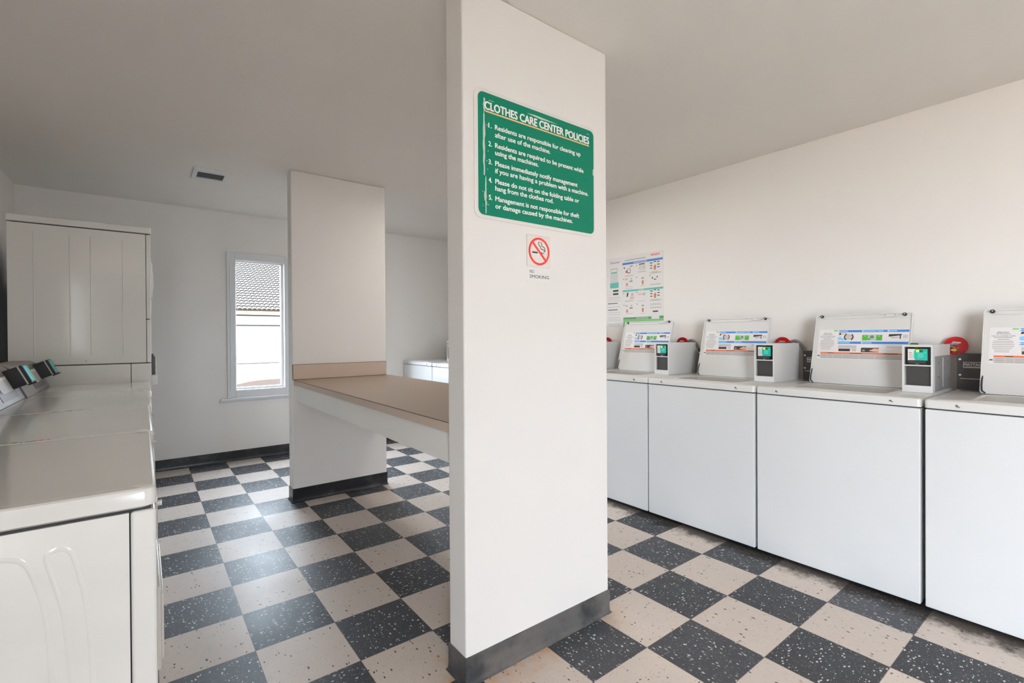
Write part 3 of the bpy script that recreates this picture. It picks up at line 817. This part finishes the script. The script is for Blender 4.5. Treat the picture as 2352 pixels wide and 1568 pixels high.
    b.rect(FB, c0 + .002, B1 - .0075, 1.0675, 1.153, 'black', -.021, -.010)
    b.rect(FB, c0 + .009, c0 + .088, 1.079, 1.146, 'black', -.010, -.002, r=.003)
    b.rect(FB, c0 + .012, c0 + .045, 1.088, 1.1435, 'paper', -.002, -.0014)
    arc = [(c0 + .041 + .006 * (1 - math.cos(g_)) * -1, 1.116 + .0275 * math.sin(g_)) for g_ in [(-1 + 2 * i / 10) * PI / 2 for i in range(11)]]
    b.prism([(c0 + .0865, 1.0885), (c0 + .0865, 1.1435)] + [(c0 + .043 - .008 * math.cos(g_), 1.116 + .0275 * math.sin(g_)) for g_ in [PI / 2 - PI * i / 10 for i in range(11)]], FB, -.0014, -.0008, 'teal')
    b.rect(FB, c0 + .044, c0 + .055, 1.1285, 1.1395, 'led', -.0008, -.0004, r=.001); b.rect(FB, c0 + .056, c0 + .069, 1.1285, 1.1395, 'led_dim', -.0008, -.0004)
    for i in range(4): b.rect(FB, c0 + .016, c0 + .034 - i * .002, 1.100 + i * .008, 1.1025 + i * .008, 'redprint' if i == 3 else 'print_line', -.0014, -.001)
    for i in range(3): b.rect(FB, c0 + .050, c0 + .072, 1.104 + i * .007, 1.107 + i * .007, 'lightblue', -.0008, -.0004)
    b.disc(FB, c0 + .078, 1.127, .0018, 'paper', -.0008, -.0003, 10)
    b.rect(FB, c0 + .016, c0 + .080, 1.074, 1.0895, 'charcoal', -.003, .006, r=.005)
    b.rect(FB, c0 + .040, c0 + .054, 1.069, 1.073, 'chrome', -.010, -.006); b.rect(FB, c0 + .040, c0 + .044, 1.148, 1.152, 'chrome', -.010, -.006); b.rect(FB, c0 + .048, c0 + .052, 1.148, 1.152, 'chrome', -.010, -.006)
    b.build('card_reader', pb)
    b = MB(); FD = Frame((0, 0, DECK), (0, -1, 0), (-1, 0, 0))
    b.rect(FD, .028, .100, -.590, -.520, 'paper_grey', 0, .0005); b.rect(FD, .030, .098, -.588, -.560, 'teal_band', .0005, .0008)
    b.rect(FD, .040, .085, -.545, -.538, 'print_dark', .0005, .0008)
    b.build('deck_sticker', root)
    return root

G = 'top-loading washers with open lids along the right wall'
wm = make_washer(True, False)
index_kids()
w2 = copy_tree(wm); w3 = copy_tree(wm); w4 = copy_tree(wm)
wmetal = make_washer(True, True)
wm.location = (2.39, -1.685, 0)
w2.location = (2.39, -2.400, 0)
w3.location = (2.39, -3.115, 0)
wmetal.location = (2.39, -3.832, 0)
w4.location = (2.39, -4.551, 0)
tag(wm, 'white washer almost wholly hidden behind the near pier, farthest of the row with raised lids', 'washing machine', G)
tag(w2, 'white top-loading washer with raised lid directly in front of the instruction poster', 'washing machine', G)
tag(w3, 'white washer with raised lid, between the poster washer and the metal-sided payment box', 'washing machine', G)
tag(wmetal, 'white top-loading washer whose payment box has a bare metal side cover', 'washing machine', G)
tag(w4, 'nearest white washer with raised lid, cut off by the right edge of the photo', 'washing machine', G)
index_kids()
f1 = make_washer(False, False); index_kids(); f2 = copy_tree(f1)
G2 = 'washers with closed lids in the far right corner'
f1.location = (2.19, 0.255, 0); f2.location = (2.19, -0.458, 0)
tag(f1, 'white washer with closed lid against the far wall in the back corner', 'washing machine', G2)
tag(f2, 'white washer with closed lid beside the corner washer, partly hidden by the near pier', 'washing machine', G2)

# scrap on top of the metal sided payment box
b = MB(); FZ = Frame((0, 0, 1.1635), (1, 0, 0), (0, 1, 0))
b.prism([(2.68, -4.435), (2.70, -4.475), (2.76, -4.47), (2.75, -4.425)], FZ, 0.0005, 0.003, 'oldgold')
b.prism([(2.685, -4.440), (2.69, -4.468), (2.73, -4.462), (2.725, -4.436)], FZ, 0.003, 0.008, 'black')
b.prism([(2.67, -4.475), (2.67, -4.520), (2.80, -4.518), (2.79, -4.472)], FZ, 0.0005, 0.0025, 'paper')
tag(b.build('leaflet'), 'green and white paper scrap lying on the metal-sided payment box', 'leaflet')

# ------------------------------------------------------------------ water valves
def make_valve(full=True):
    r0 = thing('water_valve', None, 'valve')
    FV = Frame((0, 0, 0), (0, -1, 0), (0, 0, 1))
    b = MB(); b.tube([(0.032, 0, 0), (0.0, 0, 0)], 0.012, 'brass', 12); b.tube([(-0.010, .004, -.005), (-0.010, .004, -.034)], [0.016, 0.009], 'brass', 12)
    b.tube([(-0.010, .004, -.016), (-0.010, .004, -.026)], 0.020, 'brass', 6); b.build('valve_body', r0)
    b = MB(); b.ring(FV, 0, 0, 0.0, 0.046, 'red', -0.002, 0.002, 36); b.ring(FV, 0, 0, 0.038, 0.048, 'red', -0.005, 0.005, 36)
    b.build('handwheel', r0)
    b = MB(); b.tube([(-0.010, .028, .004), (-0.014, .008, .014), (-0.014, -.022, .016)], [0.007, 0.010, 0.005], 'chrome', 10); b.tube([(-0.010, .02, -.006), (-0.010, -.012, -.010)], 0.007, 'chrome', 10)
    b.build('lever', r0)
    return r0
vv = make_valve(); index_kids()
vs_ = [vv] + [copy_tree(vv) for _ in range(3)]
for o, y, lb in zip(vs_, (-2.205, -2.965, -3.700, -4.546), ('red-wheeled water valve on the wall beside the near pier edge',
        'red-wheeled water valve peeking over the payment box of the washer by the poster', 'red-wheeled water valve behind the payment box of the middle washer, next to a grey hose',
        'red-wheeled water valve with brass fitting in full view beside the nearest washer lid')):
    o.location = (3.048, y, 1.153); tag(o, lb, 'valve', 'red water valves behind the washers')
def hose(y, label):
    b = MB(); pts = []
    for i in range(13):
        q = i / 12
        pts.append((3.062, y - 0.155 * q, 1.145 + 0.045 * math.sin(PI * q) - 0.16 * q ** 3))
    b.tube(pts, 0.009, 'hose', 8)
    tag(b.build('water_hose'), label, 'hose', 'grey water hoses behind the washers')
hose(-3.712, 'grey water hose arching behind the middle washer towards the metal-sided one')
hose(-2.975, 'grey water hose arching behind the washer by the poster')

# ------------------------------------------------------------------ dryers on the left
# local frame: origin at front near bottom corner, machine runs along +y and towards -x
DW = 0.702
def make_dryer(embossed, smear=()):
    root = thing('dryer', None, 'dryer')
    b = MB(); b.box(-0.655, -0.042, 0.004, DW - .004, 0.018, 0.888, 'enamel_left')
    if embossed:                                          # pressed ribs in the side sheet
        for pts in ([(-.118, .12), (-.119, .35), (-.122, .50), (-.125, .606), (-.130, .68), (-.136, .74), (-.147, .791), (-.156, .830), (-.153, .842), (-.140, .846), (-.127, .840), (-.120, .825), (-.110, .78), (-.103, .729), (-.098, .66), (-.096, .594), (-.094, .45), (-.093, .12)],
                    [(-.56, .20), (-.55, .60), (-.52, .78), (-.46, .835), (-.40, .848), (-.30, .849), (-.225, .8475), (-.197, .8425), (-.181, .828), (-.169, .79), (-.160, .749), (-.154, .69), (-.151, .618), (-.148, .45), (-.147, .12)]):
            pts = smooth_path(pts)
            b.tube([(x, 0.0188, z_) for x, z_ in pts], [0.0155] * len(pts), 'enamel_left', 48, ref=(0, 1, 0))
    b.build('cabinet', root, bevel=0.003)
    b = MB(); b.box(-0.040, 0.0, 0.002, DW - .002, 0.018, 0.889, 'enamel_left')
    b.build('front_panel', root, bevel=0.006, seg=3)
    MB().box(-0.650, -0.008, 0.010, DW - .010, 0.020, 0.896, 'seam').build('shadow_gap', root)
    b = MB()
    def lp(ins, z_): return [(x, y, z_) for x, y in rrect(-0.66 + ins, 0.001 - ins, 0.0 + ins, DW - ins, 0.020)]
    loops_mesh(b, [lp(.006, .894), lp(.0, .898), lp(0, .922), lp(.002, .929), lp(.006, DECK), lp(.030, DECK + .0005)], 'enamel_left')
    b.add(lp(.030, DECK + .0005), [tuple(range(24))], 'enamel_left'); b.add(lp(.006, .894), [tuple(range(23, -1, -1))], 'enamel_left')
    FT = Frame((0, 0, DECK), (1, 0, 0), (0, 1, 0)); rq = random.Random(len(smear) + 3)
    for x0, x1, mt in smear:
        x = x0
        while x < x1:
            w_ = rq.uniform(.006, .025); y_ = rq.uniform(.004, .016)
            b.rect(FT, x, min(x + w_, x1), y_, y_ + rq.uniform(.002, .007), mt, -.001, .0008); x += w_ + rq.uniform(0, .012)
    b.build('top_panel', root)
    b = MB(); b.box(0.0, 0.008, 0.10, 0.44, 0.517, 0.694, 'enamel_left'); b.box(0.008, 0.0135, 0.115, 0.425, 0.530, 0.672, 'enamel_left')
    b.build('door_pull', root, bevel=0.002)
    b = MB(); b.tube([(0.0, 0.05, 0.885), (0.010, 0.05, 0.885)], [0.005, 0.006], 'payment_white', 10); b.build('latch_knob', root)
    # slanted console along the back of the top
    FK = Frame((0, 0, 0), (1, 0, 0), (0, 0, 1))   # n = -y
    b = MB(); b.prism([(-.645, DECK + .001), (-.482, DECK + .001), (-.538, 1.058), (-.546, 1.078), (-.565, 1.090), (-.645, 1.092)], FK, -(DW - .004), -.004, 'console')
    con = b.build('console', root, bevel=0.004)
    d = V((-.482 + .538, 0, DECK - 1.058)).normalized()      # down the slope
    FS_ = Frame((-.538, 0, 1.058), (0, 1, 0), (-d.x, 0, -d.z))  # b measured up the slope from its top edge
    L_ = (V((-.482, 0, DECK)) - V((-.538, 0, 1.058))).length
    b = MB(); b.rect(FS_, .285, .600, -L_ + .022, -.004, 'console_dark', -.002, .002, r=.004); b.rect(FS_, .33, .56, -L_ + .055, -.010, 'paper_grey', .002, .003)
    b.rect(FS_, .335, .345, -L_ + .055, -.010, 'black', .003, .004); b.rect(FS_, .36, .55, -.026, -.014, 'paper', .003, .0035)
    b.build('display_panel', con)
    b = MB(); b.rect(FS_, .575, .680, -.080, .012, 'black', .0, .052, r=.004); b.rect(FS_, .575, .680, -.080, .012, 'paper_grey', .052, .058, r=.004); b.rect(FS_, .575, .680, -.080, .012, 'black', .058, .070, r=.004)
    b.rect(FS_, .580, .676, -.072, .006, 'teal', .070, .0725); b.rect(FS_, .580, .612, -.072, .006, 'lightblue', .0725, .073)
    b.rect(FS_, .59, .665, -.086, -.078, 'black', .05, .082)
    b.build('card_reader', con)
    return root
dr = make_dryer(True); d2 = make_dryer(False, ((-.42, -.30, 'green_band'), (-.31, -.26, 'print_dark'), (-.26, -.235, 'redprint')))
d3 = make_dryer(False, ((-.50, -.38, 'teal_band'), (-.38, -.33, 'redprint'), (-.33, -.22, 'print_line'))); index_kids(); d4 = copy_tree(dr)
for o in list(COL.objects):        # the fourth one has a plain side
    if o.parent == d4 and o.name.startswith('cabinet'): o.data = [q for q in COL.objects if q.parent == d2 and q.name.startswith('cabinet')][0].data
GD = 'white dryers side by side along the left wall'
for o, x, y, lb in ((dr, -.3235, -3.968, 'nearest white dryer with pressed ribs on its side, bottom left of the view'),
                    (d2, -.319, -3.264, 'second white dryer, glossy top directly behind the nearest one'),
                    (d3, -.313, -2.560, 'third white dryer, between the second one and the dryer touching the stack'),
                    (d4, -.305, -1.856, 'fourth white dryer standing right against the tall stacked unit')):
    o.location = (x, y, 0); tag(o, lb, 'dryer', GD)

# ------------------------------------------------------------------ stacked dryer
SX, SY = -0.292, -1.138
root = thing('stacked_dryer', 'tall cream-white stacked dryer rising above the row of dryers', 'stacked dryer', (SX, SY, 0))
b = MB(); b.box(-.676, -.110, 0.0, .70, .018, 1.052, 'enamel_left'); b.box(-.107, 0.0, 0.0, .70, .018, 1.052, 'enamel_left')
b.build('lower_cabinet', root, bevel=.003)
MB().box(-.66, -.01, .008, .69, .02, 1.92, 'seam').build('shadow_gap', root)
b = MB(); b.box(-.676, -.027, 0.0, .70, 1.058, 1.908, 'enamel_left')
for x in (-.563, -.402, -.304, -.146):
    b.tube([(x, 0.001, 1.112), (x, 0.001, 1.86)], 0.0035, 'enamel_left', 8)
b.tube([(-.473 + .053 * math.cos(g_), 0.0005, 1.163 + .053 * math.sin(g_)) for g_ in [math.radians(-80 + 10 * i) for i in range(20)]], 0.0016, 'enamel_left', 6)
b.box(-.655, -.055, -.0025, .0, 1.068, 1.088, 'enamel_left'); b.tube([(-.33, -.0035, 1.078), (-.33, 0, 1.078)], .0035, 'print_line', 8)
b.build('upper_cabinet', root, bevel=.002)
b = MB(); b.box(-.0245, 0.0, 0.0, .70, 1.058, 1.343, 'enamel_left'); b.box(-.0245, 0.0, 0.0, .70, 1.348, 1.908, 'enamel_left')
b.build('upper_front_panel', root, bevel=.004, seg=3)
b = MB(); b.box(-.682, .004, -.004, .704, 1.914, 1.957, 'enamel_left'); b.build('top_cap', root, bevel=.007, seg=3)
b = MB(); b.box(0.0, .010, .14, .40, 1.50, 1.74, 'enamel_left'); b.box(.010, .016, .16, .38, 1.56, 1.67, 'payment_white'); b.build('door_pull', root, bevel=.003)
b = MB(); b.box(0.0, .020, .02, .12, .975, 1.095, 'black'); b.box(.020, .026, .03, .11, .990, 1.060, 'steel'); b.box(0.0, .012, .03, .11, 1.095, 1.112, 'black'); b.build('coin_slot', root, bevel=.002)
b = MB(); b.box(0.0, .032, .02, .12, .905, .972, 'payment_white'); b.build('coin_box', root, bevel=.002)

# ------------------------------------------------------------------ outside
struct(MB().box(-30, 40, YF + WT, 8.0, -0.25, -0.01, 'gravel').box(-30, 40, -30, YF + WT, -0.25, -0.105, 'concrete').build('ground', smooth=False), 'brown gravel ground outside the window', 'ground')
b = MB(); b.prism([(-30, 8.5), (0.6, 8.7), (1.3, 8.9), (1.7, 9.3), (2.1, 10.0), (2.5, 10.3), (3.1, 10.4), (9, 10.6), (40, 10.8), (40, 60), (-30, 60)], Frame((0, 0, 0), (1, 0, 0), (0, 1, 0)), -.25, 0.0, 'concrete')
b.box(-30, 40, 8.0, 11.5, -.25, -.01, 'gravel')
struct(b.build('driveway', smooth=False), 'bright sunlit concrete drive seen through the window', 'driveway')
gx0, gx1, gy = -5.0, 15.0, 19.6
root = thing('garage_building', 'long white garage block with a tiled roof outside the window', 'building', (5, gy, 0))
GO = (5, gy, 0)
b = MB(); b.box(gx0, gx1, gy + .1, gy + 7, 0, 2.46, 'stucco'); rel(b.build('building_wall', root, smooth=False), GO)
b = MB(); b.box(gx0, gx1, gy - .25, gy + .1, 2.28, 2.47, 'stucco'); rel(b.build('fascia_board', root, smooth=False), GO)
for z_ in (2.22, 1.755): rel(MB().box(gx0, gx1, gy - .06, gy + .1, z_, z_ + .06, 'dark_bar').build('soffit_shade_and_door_head', root, smooth=False), GO)  # upper bar stands in for the soffit's shadow, lower one for the door head
for i in range(6):
    x0 = gx0 + .3 + i * 3.3
    b = MB(); b.box(x0, x0 + 3.0, gy + .02, gy + .1, .03, 2.22, 'garage_white')
    rd = random.Random(i)
    for j in range(1, 12):
        xx = x0 + j * .25 + rd.uniform(-.02, .02); h0 = rd.choice((0.05, 0.05, .8, 1.2))
        b.box(xx, xx + .008, gy + .014, gy + .02, .05, 1.75 if h0 < 1 else .5, 'groove')
    b.box(x0, x0 + 3.0, gy - .0, gy + .1, 0, .04, 'dark_bar')
    rel(b.build('garage_door', root, smooth=False), GO)
# barrel tile roof
slope = math.radians(25); cs, sn = math.cos(slope), math.sin(slope)
b = MB(); pitch = 0.20; rowl = 0.34; rows_n = 22
def rp(x, s_, h_): return (x, gy - .35 + s_ * cs - h_ * sn, 2.47 + s_ * sn + h_ * cs)
b.add([rp(gx0, 0, 0), rp(gx1, 0, 0), rp(gx1, rowl * rows_n, 0), rp(gx0, rowl * rows_n, 0)], [(0, 1, 2, 3)], 'rooftile')
c_ = int(8.5 / pitch)
for r_ in range(rows_n):
    for c in range(c_):
        x = 0.6 + c * pitch + (pitch / 2) * (r_ % 2) * 0
        s0 = r_ * rowl; s1 = s0 + rowl
        vs = []
        for s_, hh, rr in ((s0, .035, .085), (s1, .0, .07)):
            for q in range(5):
                g_ = PI * q / 4
                vs.append(rp(x - rr * math.cos(g_), s_, hh + .075 * math.sin(g_) * (rr / .085)))
        b.add(vs, [(q, q + 1, q + 6, q + 5) for q in range(4)], 'rooftile')
        b.add([vs[0], vs[1], vs[2], vs[3], vs[4], rp(x, s0, .005)], [(0, 1, 2, 3, 4, 5)], 'roofdark')
b.box(gx0, gx1, gy - .37, gy - .33, 2.44, 2.50, 'roofbrown')
rel(b.build('tiled_roof', root, recalc=False, smooth=False), GO)
# unseen roof slab added over the rear entrance to block the sun
b = MB(); b.box(XL - .3, XR + .3, YB - WT - 2.2, YB - WT, 2.46, 2.60, 'stucco')
tag(b.build('sun_block_roof', smooth=False), 'unseen white roof slab added over the rear entrance to keep direct sun out', 'porch')

# unseen fill fixture, added behind the near pier to brighten the far half
lf = thing('fill_ceiling_light', 'unseen ceiling light added behind the near pier to brighten the far half', 'ceiling light', (1.82, -2.35, H))
b = MB(); b.box(-.125, .125, -.60, .60, -.030, 0, 'window_paint'); b.build('fill_light_housing', lf, bevel=.004)
M['fill_diffuser'] = mat('fill_diffuser_glow', (250, 244, 232), 0.5, emit=2.0)
b = MB(); b.prism([(-.115, -.030), (-.095, -.062), (.095, -.062), (.115, -.030)], Frame((0, 0, 0), (1, 0, 0), (0, 0, 1)), -.59, .59, 'fill_diffuser'); b.build('fill_diffuser', lf)
# ------------------------------------------------------------------ light
def area(name, loc, rot, sx_, sy_, power, rgb):
    l = bpy.data.lights.new(name, 'AREA'); l.shape = 'RECTANGLE'; l.size = sx_; l.size_y = sy_
    l.energy = power; l.color = rgb
    o = bpy.data.objects.new(name, l); COL.objects.link(o); o.location = loc; o.rotation_euler = rot
    return o
area('fill_lamp', (1.82, -2.35, H - .066), (0, 0, 0), .19, 1.16, 11, (1.0, 0.95, 0.88))  # lamp of the added fill fixture
# daylight through the entrance and the added side opening
for nm, loc, rot, w_, h_ in (('entrance_portal', ((DX0 + DX1) / 2, YB - WT - .02, DZ1 / 2), (math.radians(90), 0, 0), DX1 - DX0, DZ1),
                             ('side_portal', (XL - WT - .02, (EY0 + EY1) / 2, 1.075), (math.radians(90), 0, math.radians(-90)), EY1 - EY0, 2.15)):
    area(nm, loc, rot, w_, h_, 1, (1, 1, 1)).data.cycles.is_portal = True
# portal guiding sky light through the window and its added twin
for q in (0, WS):
    pt = area('window_portal', ((WX0 + WX1) / 2 + q, YF + WT + .02, (WZ0 + WZ1) / 2), (math.radians(-90), 0, 0), WX1 - WX0, WZ1 - WZ0, 1, (1, 1, 1))
    pt.data.cycles.is_portal = True
sun = bpy.data.lights.new('sun', 'SUN'); sun.energy = 34.0; sun.angle = math.radians(0.6); sun.color = (1.0, 0.96, 0.9)
so = bpy.data.objects.new('sun', sun); COL.objects.link(so)
so.rotation_euler = V((-0.8, -0.06, -0.85)).to_track_quat('-Z', 'Y').to_euler()
wd = bpy.data.worlds.new('sky'); bpy.context.scene.world = wd; wd.use_nodes = True
bg = wd.node_tree.nodes['Background']; bg.inputs[0].default_value = (0.79, 0.89, 1.0, 1); bg.inputs[1].default_value = 27.0

# ------------------------------------------------------------------ camera
cx_, cy_, cz_, yaw, pit, rol, fpx = -0.3437, -5.1119, 1.2183, 0.6475, -0.0057, -0.0061, 1098.4
Fv = V((math.sin(yaw) * math.cos(pit), math.cos(yaw) * math.cos(pit), math.sin(pit)))
Rt = V((math.cos(yaw), -math.sin(yaw), 0)); Up = Rt.cross(Fv)
R2 = Rt * math.cos(rol) + Up * math.sin(rol); U2 = -Rt * math.sin(rol) + Up * math.cos(rol)
cam = bpy.data.cameras.new('camera'); co = bpy.data.objects.new('camera', cam); COL.objects.link(co)
mw = Matrix.Identity(4)
for i in range(3):
    mw[i][0] = R2[i]; mw[i][1] = U2[i]; mw[i][2] = -Fv[i]
mw[0][3], mw[1][3], mw[2][3] = cx_, cy_, cz_
co.matrix_world = mw
cam.sensor_fit = 'HORIZONTAL'; cam.sensor_width = 36; cam.lens = fpx / 2352 * 36
cam.shift_x = (1176 - 1155.97) / 2352; cam.shift_y = (777.985 - 784) / 2352
cam.clip_start = 0.02; cam.clip_end = 200
sc = bpy.context.scene
sc.camera = co
sc.view_settings.view_transform = 'Standard'; sc.view_settings.look = 'None'
sc.view_settings.gamma = 1.0; sc.view_settings.use_curve_mapping = False
sc.view_settings.exposure = 0.12
sc.cycles.use_denoising = True
sc.cycles.max_bounces = 8; sc.cycles.diffuse_bounces = 6; sc.cycles.transparent_max_bounces = 8
sc.cycles.sample_clamp_indirect = 6.0
